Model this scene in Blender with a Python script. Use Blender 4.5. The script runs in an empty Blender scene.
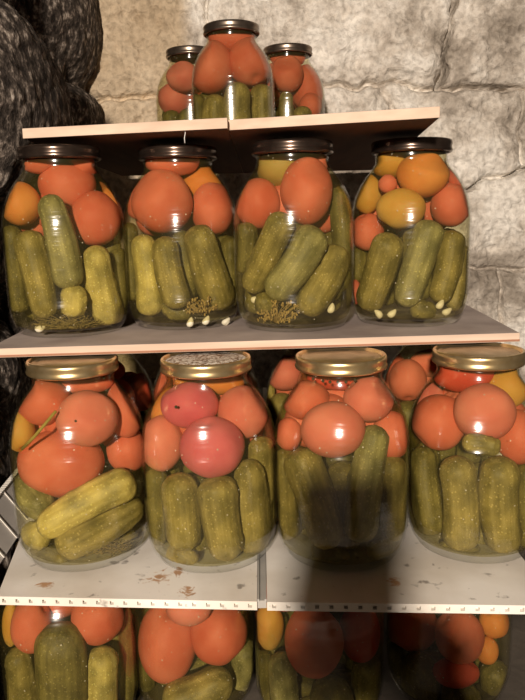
import bpy, math, random
import numpy as np
from mathutils import Vector, noise, Matrix
random.seed(7)
C = bpy.context.scene.collection
SC = bpy.context.scene

# ------------------------------------------------------------------ camera
FPX, PITCH, ROLL = 700.0, math.radians(10.58), math.radians(-1.34)
ZO = 0.5850                                   # camera height above the cellar floor
CAM = np.array([0.0, 0.0, ZO])
_fw = np.array([0, math.cos(PITCH), -math.sin(PITCH)])
_up = np.array([0, math.sin(PITCH), math.cos(PITCH)])
_rt = np.array([1.0, 0, 0])
_c, _s = math.cos(ROLL), math.sin(ROLL)
RT, UP, FW = _rt*_c + _up*_s, _up*_c - _rt*_s, _fw

def ray(px, py):
    return FW + RT*((px-262.5)/FPX) - UP*((py-350)/FPX)
def at_depth(px, py, d):
    return CAM + ray(px, py)*d
def at_z(px, py, z):
    r = ray(px, py); return CAM + r*((z-ZO)/r[2])
def at_y(px, py, y):
    r = ray(px, py); return CAM + r*(y/r[1])
def depth_of(p):
    return float((np.array(p)-CAM) @ FW)

cd = bpy.data.cameras.new('camera'); cam = bpy.data.objects.new('camera', cd); C.objects.link(cam)
m = Matrix(((RT[0], UP[0], -FW[0]), (RT[1], UP[1], -FW[1]), (RT[2], UP[2], -FW[2])))
cam.matrix_world = Matrix.Translation(Vector(CAM)) @ m.to_4x4()
cd.sensor_fit = 'VERTICAL'; cd.sensor_height = 24; cd.lens = 24*FPX/700; cd.clip_start = 0.01
SC.camera = cam

# ------------------------------------------------------------------ mesh helpers
def mesh_obj(name, verts, faces, mat, parent=None, smooth=True, loc=None):
    me = bpy.data.meshes.new(name); me.from_pydata([tuple(v) for v in verts], [], faces); me.update()
    if smooth:
        me.polygons.foreach_set('use_smooth', [True]*len(me.polygons))
    if mat is not None: me.materials.append(mat)
    o = bpy.data.objects.new(name, me); C.objects.link(o)
    if parent is not None: o.parent = parent
    if loc is not None: o.location = loc
    return o
def tag(o, label, cat, group=None):
    o['label'] = label; o['category'] = cat
    if group: o['group'] = group
    return o
def structure(o):
    o['kind'] = 'structure'; return o
class MB:
    def __init__(s): s.v = []; s.f = []
    def add(s, v, f):
        n = len(s.v); s.v += [tuple(x) for x in v]; s.f += [tuple(i+n for i in q) for q in f]
    def hexa(s, p):                          # p: 8 corners, bottom ring then top ring
        s.add(p, [(3,2,1,0),(4,5,6,7),(0,1,5,4),(1,2,6,5),(2,3,7,6),(3,0,4,7)])
    def box(s, x0, x1, y0, y1, z0, z1):
        s.hexa([(x0,y0,z0),(x1,y0,z0),(x1,y1,z0),(x0,y1,z0),(x0,y0,z1),(x1,y0,z1),(x1,y1,z1),(x0,y1,z1)])
    def tube(s, pts, radii, seg=8):
        v, f = tube(pts, radii, seg); s.add(v, f)
    def ball(s, c, r, seg=8, rings=5, sc=(1,1,1)):
        v, f = sphere(seg, rings); s.add([(c[0]+a*r*sc[0], c[1]+b*r*sc[1], c[2]+d*r*sc[2]) for a,b,d in v], f)
    def build(s, name, mat, parent=None, smooth=False, loc=None):
        return mesh_obj(name, s.v, s.f, mat, parent, smooth, loc)
def sphere(seg, rings):
    v = [(0,0,1.0)]
    for i in range(1, rings):
        a = math.pi*i/rings
        for k in range(seg):
            b = 2*math.pi*k/seg; v.append((math.sin(a)*math.cos(b), math.sin(a)*math.sin(b), math.cos(a)))
    v.append((0,0,-1.0)); n = len(v)-1; f = []
    for k in range(seg): f.append((0, 1+k, 1+(k+1)%seg))
    for i in range(rings-2):
        for k in range(seg):
            a = 1+i*seg+k; b = 1+i*seg+(k+1)%seg; f.append((a, a+seg, b+seg, b))
    o = 1+(rings-2)*seg
    for k in range(seg): f.append((o+k, n, o+(k+1)%seg))
    return v, f
def tube(pts, radii, seg=8):
    pts = [np.array(p, float) for p in pts]; v = []; f = []
    prev = None
    for i, p in enumerate(pts):
        t = pts[min(i+1, len(pts)-1)] - pts[max(i-1, 0)]; t = t/np.linalg.norm(t)
        if prev is None:
            h = np.array([0,0,1.0]) if abs(t[2]) < .9 else np.array([1.0,0,0]); prev = np.cross(t, h)
        a = prev - t*(prev@t); a /= np.linalg.norm(a); prev = a; b = np.cross(t, a)
        for k in range(seg):
            w = 2*math.pi*k/seg; v.append(p + (a*math.cos(w)+b*math.sin(w))*radii[i])
    for i in range(len(pts)-1):
        for k in range(seg):
            q = i*seg; f.append((q+k, q+(k+1)%seg, q+seg+(k+1)%seg, q+seg+k))
    f.append(tuple(range(seg))[::-1]); f.append(tuple(range((len(pts)-1)*seg, len(pts)*seg)))
    return v, f
def lathe(prof, seg=64, closed=False):
    v = []; f = []; n = len(prof)
    for r, z in prof:
        r = max(r, 1e-5)
        for k in range(seg):
            a = 2*math.pi*k/seg; v.append((r*math.cos(a), r*math.sin(a), z))
    for i in range(n if closed else n-1):
        j = (i+1) % n
        for k in range(seg):
            k2 = (k+1) % seg; f.append((i*seg+k, i*seg+k2, j*seg+k2, j*seg+k))
    return v, f
def fbm(p, octv=4, lac=2.1):
    s = 0; a = 1; t = 0; p = Vector(p)
    for _ in range(octv):
        s += a*noise.noise(p); t += a; a *= .5; p = p*lac + Vector((3.1,1.7,5.3))
    return s/t

# ------------------------------------------------------------------ materials
def new_mat(name):
    mt = bpy.data.materials.new(name); mt.use_nodes = True; nt = mt.node_tree; nt.nodes.clear()
    out = nt.nodes.new('ShaderNodeOutputMaterial')
    return mt, nt, out
def N(nt, typ, **kw):
    n = nt.nodes.new(typ)
    for k, v in kw.items():
        if k.startswith('_'): setattr(n, k[1:], v)
        else: n.inputs[k].default_value = v
    return n
def ramp(nt, stops, interp='LINEAR'):
    n = nt.nodes.new('ShaderNodeValToRGB'); cr = n.color_ramp; cr.interpolation = interp
    while len(cr.elements) < len(stops): cr.elements.new(.5)
    for e, (p, c) in zip(cr.elements, stops):
        e.position = p; e.color = (*c, 1) if len(c) == 3 else c
    return n
def coords(nt, scale=(1,1,1), kind='Object'):
    tc = nt.nodes.new('ShaderNodeTexCoord'); mp = nt.nodes.new('ShaderNodeMapping')
    mp.inputs['Scale'].default_value = scale; nt.links.new(tc.outputs[kind], mp.inputs['Vector']); return mp
def mixrgb(nt, a, b, fac, mode='MIX'):
    n = nt.nodes.new('ShaderNodeMix'); n.data_type = 'RGBA'; n.blend_type = mode
    for sock, val in ((6, a), (7, b), (0, fac)):
        if hasattr(val, 'is_linked') or hasattr(val, 'links'): nt.links.new(val, n.inputs[sock])
        else: n.inputs[sock].default_value = (*val, 1) if isinstance(val, tuple) else val
    return n.outputs[2]
def bsdf(nt, out, **kw):
    p = nt.nodes.new('ShaderNodeBsdfPrincipled')
    for k, v in kw.items(): p.inputs[k].default_value = v
    nt.links.new(p.outputs[0], out.inputs[0]); return p
def bump(nt, h, strength, dist, p):
    b = nt.nodes.new('ShaderNodeBump'); b.inputs['Strength'].default_value = strength; b.inputs['Distance'].default_value = dist
    nt.links.new(h, b.inputs['Height']); nt.links.new(b.outputs[0], p.inputs['Normal']); return b

def tomato_mat(name, c1, c2):
    mt, nt, out = new_mat(name); L = nt.links.new
    mp = coords(nt, (38,38,38)); oi = nt.nodes.new('ShaderNodeObjectInfo')
    ad = N(nt, 'ShaderNodeVectorMath', _operation='ADD'); L(mp.outputs[0], ad.inputs[0])
    sc = N(nt, 'ShaderNodeVectorMath', _operation='SCALE'); sc.inputs[0].default_value = (50,50,50); L(oi.outputs['Random'], sc.inputs['Scale'])
    L(sc.outputs[0], ad.inputs[1])
    n1 = N(nt, 'ShaderNodeTexNoise', Scale=.6, Detail=4.0); L(ad.outputs[0], n1.inputs['Vector'])
    r = ramp(nt, [(.33, c1), (.68, c2)]); L(n1.outputs[0], r.inputs[0])
    n2 = N(nt, 'ShaderNodeTexNoise', Scale=22.0, Detail=2.0); L(ad.outputs[0], n2.inputs['Vector'])
    r2 = ramp(nt, [(.68, (0,0,0)), (.8, (1,1,1))]); L(n2.outputs[0], r2.inputs[0])
    mu = N(nt, 'ShaderNodeMath', _operation='MULTIPLY'); mu.inputs[1].default_value = .3; L(r2.outputs[0], mu.inputs[0])
    col = mixrgb(nt, r.outputs[0], (.8,.45,.25), mu.outputs[0])
    p = bsdf(nt, out, Roughness=.55); L(col, p.inputs['Base Color'])
    p.inputs['Subsurface Weight'].default_value = .25; p.inputs['Subsurface Radius'].default_value = (1,.3,.15); p.inputs['Subsurface Scale'].default_value = .006
    p.inputs['Specular IOR Level'].default_value = .15
    return mt
TM = {
 'R': tomato_mat('tomato_red_orange', (.56,.112,.068), (.69,.195,.130)),
 'P': tomato_mat('tomato_pink', (.63,.155,.125), (.73,.240,.185)),
 'M': tomato_mat('tomato_magenta', (.58,.095,.140), (.70,.170,.200)),
 'O': tomato_mat('tomato_orange', (.60,.190,.042), (.70,.280,.080)),
 'Y': tomato_mat('tomato_yellow', (.54,.270,.050), (.62,.360,.095)),
 'V': tomato_mat('tomato_olive', (.36,.240,.062), (.46,.320,.100)),
 'D': tomato_mat('tomato_deep_red', (.50,.045,.030), (.62,.090,.055)),
}
def cuc_mat(name, c1, c2, c3):
    mt, nt, out = new_mat(name); L = nt.links.new
    mp = coords(nt, (1,1,1)); oi = nt.nodes.new('ShaderNodeObjectInfo')
    st = coords(nt, (170,170,9))                     # streaks run along the fruit (local z)
    n1 = N(nt, 'ShaderNodeTexNoise', Scale=1.0, Detail=3.0); L(st.outputs[0], n1.inputs['Vector'])
    r = ramp(nt, [(.30, c1), (.52, c2), (.74, c3)]); L(n1.outputs[0], r.inputs[0])
    n2 = N(nt, 'ShaderNodeTexVoronoi', Scale=230.0); L(mp.outputs[0], n2.inputs['Vector'])
    r2 = ramp(nt, [(.12, (1,1,1)), (.3, (0,0,0))]); L(n2.outputs['Distance'], r2.inputs[0])
    mu = N(nt, 'ShaderNodeMath', _operation='MULTIPLY'); mu.inputs[1].default_value = .45; L(r2.outputs[0], mu.inputs[0])
    col = mixrgb(nt, r.outputs[0], tuple(min(1, x*1.9) for x in c3), mu.outputs[0])
    n3 = N(nt, 'ShaderNodeTexNoise', Scale=45.0, Detail=3.0); L(mp.outputs[0], n3.inputs['Vector'])
    r3 = ramp(nt, [(.35, (.62,.62,.55)), (.65, (1.25,1.22,1.1))]); L(n3.outputs[0], r3.inputs[0])
    col = mixrgb(nt, col, r3.outputs[0], 1.0, 'MULTIPLY')
    p = bsdf(nt, out, Roughness=.5); L(col, p.inputs['Base Color'])
    p.inputs['Specular IOR Level'].default_value = .2
    p.inputs['Subsurface Weight'].default_value = .12; p.inputs['Subsurface Radius'].default_value = (.8,.8,.3); p.inputs['Subsurface Scale'].default_value = .004
    bump(nt, r2.outputs[0], .5, .001, p)
    return mt
CM = {
 'g': cuc_mat('cucumber_olive', (.175,.142,.044), (.245,.198,.068), (.340,.280,.118)),
 'p': cuc_mat('cucumber_pale', (.380,.310,.100), (.470,.390,.140), (.570,.480,.200)),
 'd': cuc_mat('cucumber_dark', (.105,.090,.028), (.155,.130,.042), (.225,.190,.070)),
 'k': cuc_mat('cucumber_grey', (.170,.155,.065), (.245,.222,.100), (.340,.310,.155)),
}
def glass_like(name, tint, base, edge, rough, bscale, bstr, murk=None, murkfac=0):
    mt, nt, out = new_mat(name); L = nt.links.new
    tr = N(nt, 'ShaderNodeBsdfTransparent', Color=(*tint,1)); gl = N(nt, 'ShaderNodeBsdfGlossy', Roughness=rough, Color=(1,1,1,1))
    lw = N(nt, 'ShaderNodeLayerWeight', Blend=.5)
    pw = N(nt, 'ShaderNodeMath', _operation='POWER'); L(lw.outputs['Facing'], pw.inputs[0]); pw.inputs[1].default_value = 3.5
    ma = N(nt, 'ShaderNodeMath', _operation='MULTIPLY_ADD'); L(pw.outputs[0], ma.inputs[0]); ma.inputs[1].default_value = edge; ma.inputs[2].default_value = base
    mp = coords(nt, (.35,.35,2.6)); n = N(nt, 'ShaderNodeTexNoise', Scale=bscale, Detail=2.0); L(mp.outputs[0], n.inputs['Vector'])
    b = N(nt, 'ShaderNodeBump', Strength=bstr, Distance=.001); L(n.outputs[0], b.inputs['Height']); L(b.outputs[0], gl.inputs['Normal'])
    body = tr.outputs[0]
    if murk:
        df = N(nt, 'ShaderNodeBsdfDiffuse', Color=(*murk,1)); mm = N(nt, 'ShaderNodeMixShader', Fac=murkfac)
        L(tr.outputs[0], mm.inputs[1]); L(df.outputs[0], mm.inputs[2]); body = mm.outputs[0]
    if murk:
        c2 = coords(nt); vo = N(nt, 'ShaderNodeTexVoronoi', Scale=150.0); L(c2.outputs[0], vo.inputs['Vector'])
        sp = nt.nodes.new('ShaderNodeSeparateColor'); L(vo.outputs['Color'], sp.inputs[0])
        rs_ = N(nt, 'ShaderNodeMath', _operation='MULTIPLY'); L(sp.outputs[0], rs_.inputs[0]); rs_.inputs[1].default_value = .135
        lt = N(nt, 'ShaderNodeMath', _operation='LESS_THAN'); L(vo.outputs['Distance'], lt.inputs[0]); L(rs_.outputs[0], lt.inputs[1])
        lm = N(nt, 'ShaderNodeMath', _operation='MULTIPLY'); L(lt.outputs[0], lm.inputs[0]); lm.inputs[1].default_value = .45
        dd = N(nt, 'ShaderNodeBsdfDiffuse', Color=(.72,.62,.42,1)); m3 = nt.nodes.new('ShaderNodeMixShader')
        L(lm.outputs[0], m3.inputs[0]); L(body, m3.inputs[1]); L(dd.outputs[0], m3.inputs[2]); body = m3.outputs[0]
    mx = nt.nodes.new('ShaderNodeMixShader'); L(ma.outputs[0], mx.inputs[0]); L(body, mx.inputs[1]); L(gl.outputs[0], mx.inputs[2])
    L(mx.outputs[0], out.inputs[0]); return mt
GLASS = glass_like('jar_glass', (.985,.99,.975), .034, .40, .13, 75, .30)
BRINE = glass_like('brine', (.93,.90,.74), .0, .03, .3, 20, 0, (.30,.25,.09), .07)

def metal(name, c1, c2, rough, scale=60, spots=None):
    mt, nt, out = new_mat(name); L = nt.links.new
    mp = coords(nt); n = N(nt, 'ShaderNodeTexNoise', Scale=scale, Detail=4.0); L(mp.outputs[0], n.inputs['Vector'])
    r = ramp(nt, [(.35, c1), (.65, c2)]); L(n.outputs[0], r.inputs[0]); col = r.outputs[0]
    p = bsdf(nt, out, Metallic=.9, Roughness=rough)
    if spots:
        v = N(nt, 'ShaderNodeTexNoise', Scale=330.0, Detail=2.0); L(mp.outputs[0], v.inputs['Vector'])
        r2 = ramp(nt, [(.44, (0,0,0)), (.54, (1,1,1))]); L(v.outputs[0], r2.inputs[0])
        col = mixrgb(nt, col, spots, r2.outputs[0]); p.inputs['Metallic'].default_value = .1
    L(col, p.inputs['Base Color']); bump(nt, n.outputs[0], .15, .001, p); return mt
GOLD = metal('lid_gold', (.62,.44,.20), (.80,.62,.34), .28)
GOLDTOP = metal('lid_gold_top', (.50,.38,.22), (.66,.52,.33), .42)
SPECK = metal('lid_speckled_top', (.16,.09,.05), (.28,.17,.10), .6, 80, (.75,.68,.58))
DARK = metal('lid_dark', (.09,.06,.048), (.16,.115,.09), .22)
DARKTOP = metal('lid_dark_top', (.04,.03,.025), (.07,.05,.04), .35)
GREYLID = metal('lid_brown_grey', (.17,.13,.10), (.30,.24,.19), .3)

def simple(name, c1, c2, scale=30, rough=.8, bstr=.3, bd=.001, scl=(1,1,1)):
    mt, nt, out = new_mat(name); L = nt.links.new
    mp = coords(nt, scl); n = N(nt, 'ShaderNodeTexNoise', Scale=scale, Detail=6.0); L(mp.outputs[0], n.inputs['Vector'])
    r = ramp(nt, [(.3, c1), (.7, c2)]); L(n.outputs[0], r.inputs[0])
    p = bsdf(nt, out, Roughness=rough); L(r.outputs[0], p.inputs['Base Color']); bump(nt, n.outputs[0], bstr, bd, p)
    return mt
GARLIC = simple('garlic', (.62,.55,.38), (.78,.72,.56), 60, .5)
PEPPER = simple('peppercorn', (.012,.009,.007), (.05,.03,.02), 400, .7)
DILL = simple('dill', (.14,.10,.025), (.26,.19,.06), 200, .8)
DILLTAN = simple('dill_tan', (.26,.17,.05), (.42,.29,.10), 200, .8)
STALK = simple('stalk', (.25,.19,.04), (.38,.29,.07), 100, .7)
WOODFACE = simple('board_cut_edge', (.54,.39,.29), (.70,.54,.42), 14, .75, .2, .001, (.6,6,6))
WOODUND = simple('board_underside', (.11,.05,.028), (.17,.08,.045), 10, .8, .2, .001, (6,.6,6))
BOARDTOP = simple('board_worn_top', (.34,.27,.24), (.54,.45,.40), 16, .8, .3, .001, (1,1,1))
PLYLINE = simple('plywood_core', (.28,.12,.07), (.40,.19,.11), 20, .8)
FLOORM = simple('earth_floor', (.05,.04,.03), (.10,.08,.06), 12, .95, .8, .01)
STRIP = simple('grey_strip', (.28,.27,.25), (.42,.40,.37), 25, .5)
RIBM = simple('ribbed_grey_plastic', (.55,.51,.47), (.70,.66,.61), 18, .4)
RIBW = simple('white_rib', (.62,.58,.52), (.80,.76,.70), 18, .5)
BLACKP = simple('black_phone', (.01,.01,.011), (.015,.015,.016), 10, .3, 0)
CLEARW = simple('pale_plastic', (.60,.58,.55), (.75,.72,.68), 18, .5)

def back_wall_mat():
    mt, nt, out = new_mat('whitewashed_stone'); L = nt.links.new
    mp = coords(nt); n = N(nt, 'ShaderNodeTexNoise', Scale=7.0, Detail=9.0, Roughness=.68); L(mp.outputs[0], n.inputs['Vector'])
    r = ramp(nt, [(.36, (.32,.28,.235)), (.45, (.50,.45,.39)), (.52, (.72,.67,.60)), (.62, (.92,.89,.83))]); L(n.outputs[0], r.inputs[0])
    r_b = ramp(nt, [(.34, (.48,.38,.26)), (.56, (.62,.51,.37)), (.70, (.74,.63,.48))]); L(n.outputs[0], r_b.inputs[0])
    sx = nt.nodes.new('ShaderNodeSeparateXYZ'); L(mp.outputs[0], sx.inputs[0])
    m1 = N(nt, 'ShaderNodeMapRange'); m1.inputs['From Min'].default_value = -.155; m1.inputs['From Max'].default_value = -.125; L(sx.outputs['X'], m1.inputs['Value'])
    c = mixrgb(nt, r_b.outputs[0], r.outputs[0], m1.outputs[0])
    g = N(nt, 'ShaderNodeTexNoise', Scale=90.0, Detail=4.0); L(mp.outputs[0], g.inputs['Vector'])
    rg = ramp(nt, [(.3, (.72,.70,.68)), (.6, (1.08,1.06,1.04))]); L(g.outputs[0], rg.inputs[0])
    c = mixrgb(nt, c, rg.outputs[0], 1.0, 'MULTIPLY')
    p = bsdf(nt, out, Roughness=.95); L(c, p.inputs['Base Color']); p.inputs['Specular IOR Level'].default_value = .1
    bump(nt, g.outputs[0], 1.0, .007, p); return mt
def rock_mat():
    mt, nt, out = new_mat('dark_rough_rock'); L = nt.links.new
    mp = coords(nt, (1,1,.7)); n = N(nt, 'ShaderNodeTexNoise', Scale=85.0, Detail=5.0, Roughness=.7); L(mp.outputs[0], n.inputs['Vector'])
    r = ramp(nt, [(.40, (.022,.017,.014)), (.52, (.085,.068,.056)), (.60, (.29,.24,.20)), (.69, (.70,.63,.55))]); L(n.outputs[0], r.inputs[0])
    p = bsdf(nt, out, Roughness=.9); L(r.outputs[0], p.inputs['Base Color']); p.inputs['Specular IOR Level'].default_value = .2
    bump(nt, n.outputs[0], 1.0, .006, p); return mt
BACKM = back_wall_mat(); ROCK = rock_mat()

# ------------------------------------------------------------------ setting: floor and walls
WALL_Y = 1.52
b = MB(); b.box(-1.2, 1.3, -1.6, WALL_Y+.1, -.06, 0); structure(b.build('floor', FLOORM))

J = [[(300,82),(320,84),(345,86),(395,83),(413,81),(425,88),(462,87),(490,86),(560,88)],
     [(460,-40),(457,5),(453,25),(447,45),(446,70),(440,88)],
     [(204,-40),(209,25),(206,60),(204,96)],
     [(60,104),(100,100),(165,93),(205,96),(240,100),(320,84)],
     [(380,205),(470,188),(490,180),(515,172),(560,165)],
     [(380,266),(470,267),(505,269),(560,270)],
     [(527,90),(524,130),(526,168)], [(380,80),(405,130),(400,190)], [(500,268),(506,340),(500,400)]]
JW = [[(at_y(px,py,WALL_Y)[0], at_y(px,py,WALL_Y)[2]) for px, py in pl] for pl in J]
JD = [.045, .060, .018, .022, .055, .028, .030, .018, .022]
def pl_dist(x, z, pl):
    best = np.full(x.shape, 9.0)
    for (x0, z0), (x1, z1) in zip(pl[:-1], pl[1:]):
        dx, dz = x1-x0, z1-z0; t = np.clip(((x-x0)*dx+(z-z0)*dz)/(dx*dx+dz*dz), 0, 1)
        best = np.minimum(best, np.hypot(x-x0-t*dx, z-z0-t*dz))
    return best
def wall_back():
    xs = np.concatenate([np.linspace(-.78,-.46,20)[:-1], np.linspace(-.46,.64,340), np.linspace(.64,.9,20)[1:]])
    zs_ = np.concatenate([np.linspace(-.02,.30,30)[:-1], np.linspace(.30,1.16,270), np.linspace(1.16,1.4,16)[1:]])
    nx, nz = len(xs)-1, len(zs_)-1
    X, Zg = np.meshgrid(xs, zs_)
    wob = np.array([[(noise.noise((x*26, z*26, 3)), noise.noise((x*26, z*26, 9)), noise.noise((x*11, z*11, 5))) for x in xs] for z in zs_])
    wx, wz = X+.011*wob[...,0], Zg+.011*wob[...,1]
    g = np.zeros_like(X)
    for pl, dp in zip(JW, JD):
        d = pl_dist(wx, wz, pl); wd = .0042*(1+.7*wob[...,2])
        g = np.maximum(g, dp*np.exp(-(d/np.maximum(wd,.0015))**2)*(.75+.5*wob[...,2]) + .012*np.exp(-(d/.022)**2))
    h = np.array([[.030*fbm((x*5, z*6, 0), 4) + .016*fbm((x*19, z*24, 8), 3) + .006*fbm((x*70, z*70, 4), 2) for x in xs] for z in zs_])
    v = np.stack([X, WALL_Y+g-h, Zg], -1).reshape(-1,3).tolist(); f = []
    for j in range(nz):
        for i in range(nx):
            a = j*(nx+1)+i; f.append((a, a+1, a+nx+2, a+nx+1))
    x0, x1, z0, z1 = xs[0], xs[-1], zs_[0], zs_[-1]
    n = len(v); v += [(x0,WALL_Y+.2,z0),(x1,WALL_Y+.2,z0),(x1,WALL_Y+.2,z1),(x0,WALL_Y+.2,z1)]
    a, b_, c_, d_ = 0, nx, nz*(nx+1)+nx, nz*(nx+1)
    f += [(n+1,n,n+3,n+2), (a,n,n+1,b_), (d_,c_,n+2,n+3), (a,d_,n+3,n), (b_,n+1,n+2,c_)]
    return structure(mesh_obj('wall_back', v, f, BACKM))
wall_back()

# left wall: rough field stones bulging out of a dark face
STONES = []
def stone(px, py, yd, rx, ry, rz): p = at_y(px, py, yd); STONES.append((p[0], p[1], p[2], rx, ry, rz))
stone(60, 112, .98, .085, .20, .125)
stone(40, 50, .94, .09, .13, .06)
stone(97, 20, 1.46, .12, .21, .155)
stone(100, 116, 1.46, .06, .14, .055)
stone(14, 172, .88, .03, .05, .025)
for k in range(70):
    y = random.uniform(.5, 1.5); z = random.uniform(0, 1.25)
    if z > ZO+.04 and y < 1.3: continue
    STONES.append((-.315-.06*(y-.7), y, z, random.uniform(.03,.055), random.uniform(.05,.1), random.uniform(.05,.085)))
for k in range(40):
    y = random.uniform(.5, 1.35); z = random.uniform(ZO+.02, 1.3)
    STONES.append((-.335-.09*(y-.7), y, z, random.uniform(.02,.05), random.uniform(.06,.11), random.uniform(.05,.09)))
def wall_left():
    ny, nz, y0, y1, z0, z1 = 210, 270, .48, 1.56, -.02, 1.30
    v = []; f = []
    for j in range(nz+1):
        z = z0+(z1-z0)*j/nz
        for i in range(ny+1):
            y = y0+(y1-y0)*i/ny
            x = -.345-.10*(y-.7)
            wy = y+.014*noise.noise((y*25, z*25, 1)); wz = z+.014*noise.noise((y*25, z*25, 7))
            for sx, sy, sz, rx, ry, rz in STONES:
                q = ((wy-sy)/ry)**2+((wz-sz)/rz)**2
                if q < 1: x = max(x, sx + rx*(1-q)**.42 - rx)
            x += .006*fbm((y*45, z*30, 2), 4)
            v.append((x, y, z))
    for j in range(nz):
        for i in range(ny):
            a = j*(ny+1)+i; f.append((a, a+1, a+ny+2, a+ny+1))
    n = len(v); X = -.75; v += [(X,y0,z0),(X,y1,z0),(X,y1,z1),(X,y0,z1)]
    a, b_, c_, d_ = 0, ny, nz*(ny+1)+ny, nz*(ny+1)
    f += [(n+1,n,n+3,n+2), (a,n,n+1,b_), (d_,c_,n+2,n+3), (a,d_,n+3,n), (b_,n+1,n+2,c_)]
    return structure(mesh_obj('wall_left', v, f, ROCK))
wall_left()

# ------------------------------------------------------------------ shelves
Z3 = ZO-.340; Z2 = ZO-.123; Z1 = ZO+.1020     # top faces
TH2 = .0095; TH1 = .0105; TH3 = .0085
def board(name, fl, fr, depth_l, depth_r, ztop, th, mats, tilt=0, yback=None, dirl=None, dirr=None):
    """fl, fr: front corners (x,y); sides run back to yback along dirl/dirr slopes dx/dy. faces get top/bottom/edge materials"""
    yb = yback
    pts = [fl, fr, (fr[0]+dirr*(yb-fr[1]), yb), (fl[0]+dirl*(yb-fl[1]), yb)]
    ye = min(fl[1], fr[1])
    v = [(x, y, ztop-th+tilt*(y-ye)) for x, y in pts]+[(x, y, ztop+tilt*(y-ye)) for x, y in pts]
    f = [(3,2,1,0),(4,5,6,7),(0,1,5,4),(1,2,6,5),(2,3,7,6),(3,0,4,7)]
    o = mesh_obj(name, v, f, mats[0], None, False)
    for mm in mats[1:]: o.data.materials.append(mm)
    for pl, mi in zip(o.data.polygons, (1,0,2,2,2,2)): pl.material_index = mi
    bv = o.modifiers.new('bevel', 'BEVEL'); bv.width = .0006; bv.segments = 2
    return o
T1 = .0
def z1top(y): return Z1 + T1*(y-.74)
a = at_z(22,128.5,Z1); bq = at_z(227.2,117.6,Z1)
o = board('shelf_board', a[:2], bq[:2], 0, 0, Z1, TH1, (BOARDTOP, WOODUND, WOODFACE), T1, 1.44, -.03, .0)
tag(o, 'left wooden board of the top shelf, its end against the dark rock', 'shelf', 'boards of the top shelf')
a = at_z(228.2,119.8,Z1); bq = at_z(440,106.2,Z1); e = at_z(415,131.5,Z1-TH1+.004); e0 = at_z(439,113,Z1-TH1)
dr = (e[0]-e0[0])/(e[1]-e0[1])
o = board('shelf_board', a[:2], bq[:2], 0, 0, Z1, TH1, (BOARDTOP, WOODUND, WOODFACE), T1, 1.44, .0, max(-.1, min(.15, dr)))
tag(o, 'right wooden board of the top shelf ending in a free corner', 'shelf', 'boards of the top shelf')
EY1 = a[1]
a = at_z(-14,349,Z2); bq = at_z(520,332.8,Z2)
o = board('shelf_board', a[:2], bq[:2], 0, 0, Z2, TH2, (BOARDTOP, WOODUND, WOODFACE), 0, 1.40, -.02, .06)
tag(o, 'long grey worn board of the middle shelf with a pale cut front edge', 'shelf')
# darker core layer of the plywood, a thin veneer seam standing on the front edge
bb = MB()
fa, fb = np.array([*a[:2], Z2]), np.array([*bq[:2], Z2]); nrm = np.array([fb[1]-fa[1], -(fb[0]-fa[0]), 0]); nrm /= np.linalg.norm(nrm)
p0, p1 = fa+nrm*.0005, fb+nrm*.0005
bb.hexa([p0-[0,0,.0088], p1-[0,0,.0088], fb-[0,0,.0088]-nrm*.004, fa-[0,0,.0088]-nrm*.004, p0-[0,0,.0068], p1-[0,0,.0068], fb-[0,0,.0068]-nrm*.004, fa-[0,0,.0068]-nrm*.004])
s_ = bb.build('plywood_layer', PLYLINE, o); s_['label'] = 'reddish plywood layer along the front edge'

def white_panel_mat():
    mt, nt, out = new_mat('stained_white_plastic'); L = nt.links.new
    mp = coords(nt); n = N(nt, 'ShaderNodeTexNoise', Scale=9.0, Detail=5.0); L(mp.outputs[0], n.inputs['Vector'])
    r = ramp(nt, [(.36, (.62,.56,.48)), (.50, (.74,.69,.62)), (.62, (.84,.80,.74))]); L(n.outputs[0], r.inputs[0])
    st = N(nt, 'ShaderNodeTexNoise', Scale=110.0, Detail=5.0, Distortion=1.2); L(mp.outputs[0], st.inputs['Vector'])
    tot = None
    for px, py, rad in ((45,585,.013),(160,577,.020),(188,592,.014),(176,571,.014),(392,582,.012)):
        w_ = at_z(px, py, Z3); vd = N(nt, 'ShaderNodeVectorMath', _operation='DISTANCE'); L(mp.outputs[0], vd.inputs[0]); vd.inputs[1].default_value = tuple(w_)
        mr = N(nt, 'ShaderNodeMapRange'); L(vd.outputs['Value'], mr.inputs['Value']); mr.inputs['From Min'].default_value = rad; mr.inputs['From Max'].default_value = 0.0
        if tot is None: tot = mr.outputs[0]
        else:
            ad = N(nt, 'ShaderNodeMath', _operation='MAXIMUM'); L(tot, ad.inputs[0]); L(mr.outputs[0], ad.inputs[1]); tot = ad.outputs[0]
    su = N(nt, 'ShaderNodeMath', _operation='MULTIPLY_ADD'); L(tot, su.inputs[0]); su.inputs[1].default_value = .35; L(st.outputs[0], su.inputs[2])
    r2 = ramp(nt, [(.66, (0,0,0)), (.80, (.85,.85,.85))]); L(su.outputs[0], r2.inputs[0])
    gt = N(nt, 'ShaderNodeMath', _operation='GREATER_THAN'); L(tot, gt.inputs[0]); gt.inputs[1].default_value = .02
    fm = N(nt, 'ShaderNodeMath', _operation='MULTIPLY'); L(r2.outputs[0], fm.inputs[0]); L(gt.outputs[0], fm.inputs[1])
    c = mixrgb(nt, r.outputs[0], (.42,.20,.07), fm.outputs[0])
    d = N(nt, 'ShaderNodeTexNoise', Scale=75.0, Detail=5.0); L(mp.outputs[0], d.inputs['Vector'])
    r3 = ramp(nt, [(.640, (0,0,0)), (.72, (.7,.7,.7))]); L(d.outputs[0], r3.inputs[0])
    c = mixrgb(nt, c, (.13,.11,.09), r3.outputs[0])
    p = bsdf(nt, out, Roughness=.45); L(c, p.inputs['Base Color']); bump(nt, d.outputs[0], .1, .001, p); return mt
WHITEP = white_panel_mat()

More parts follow.
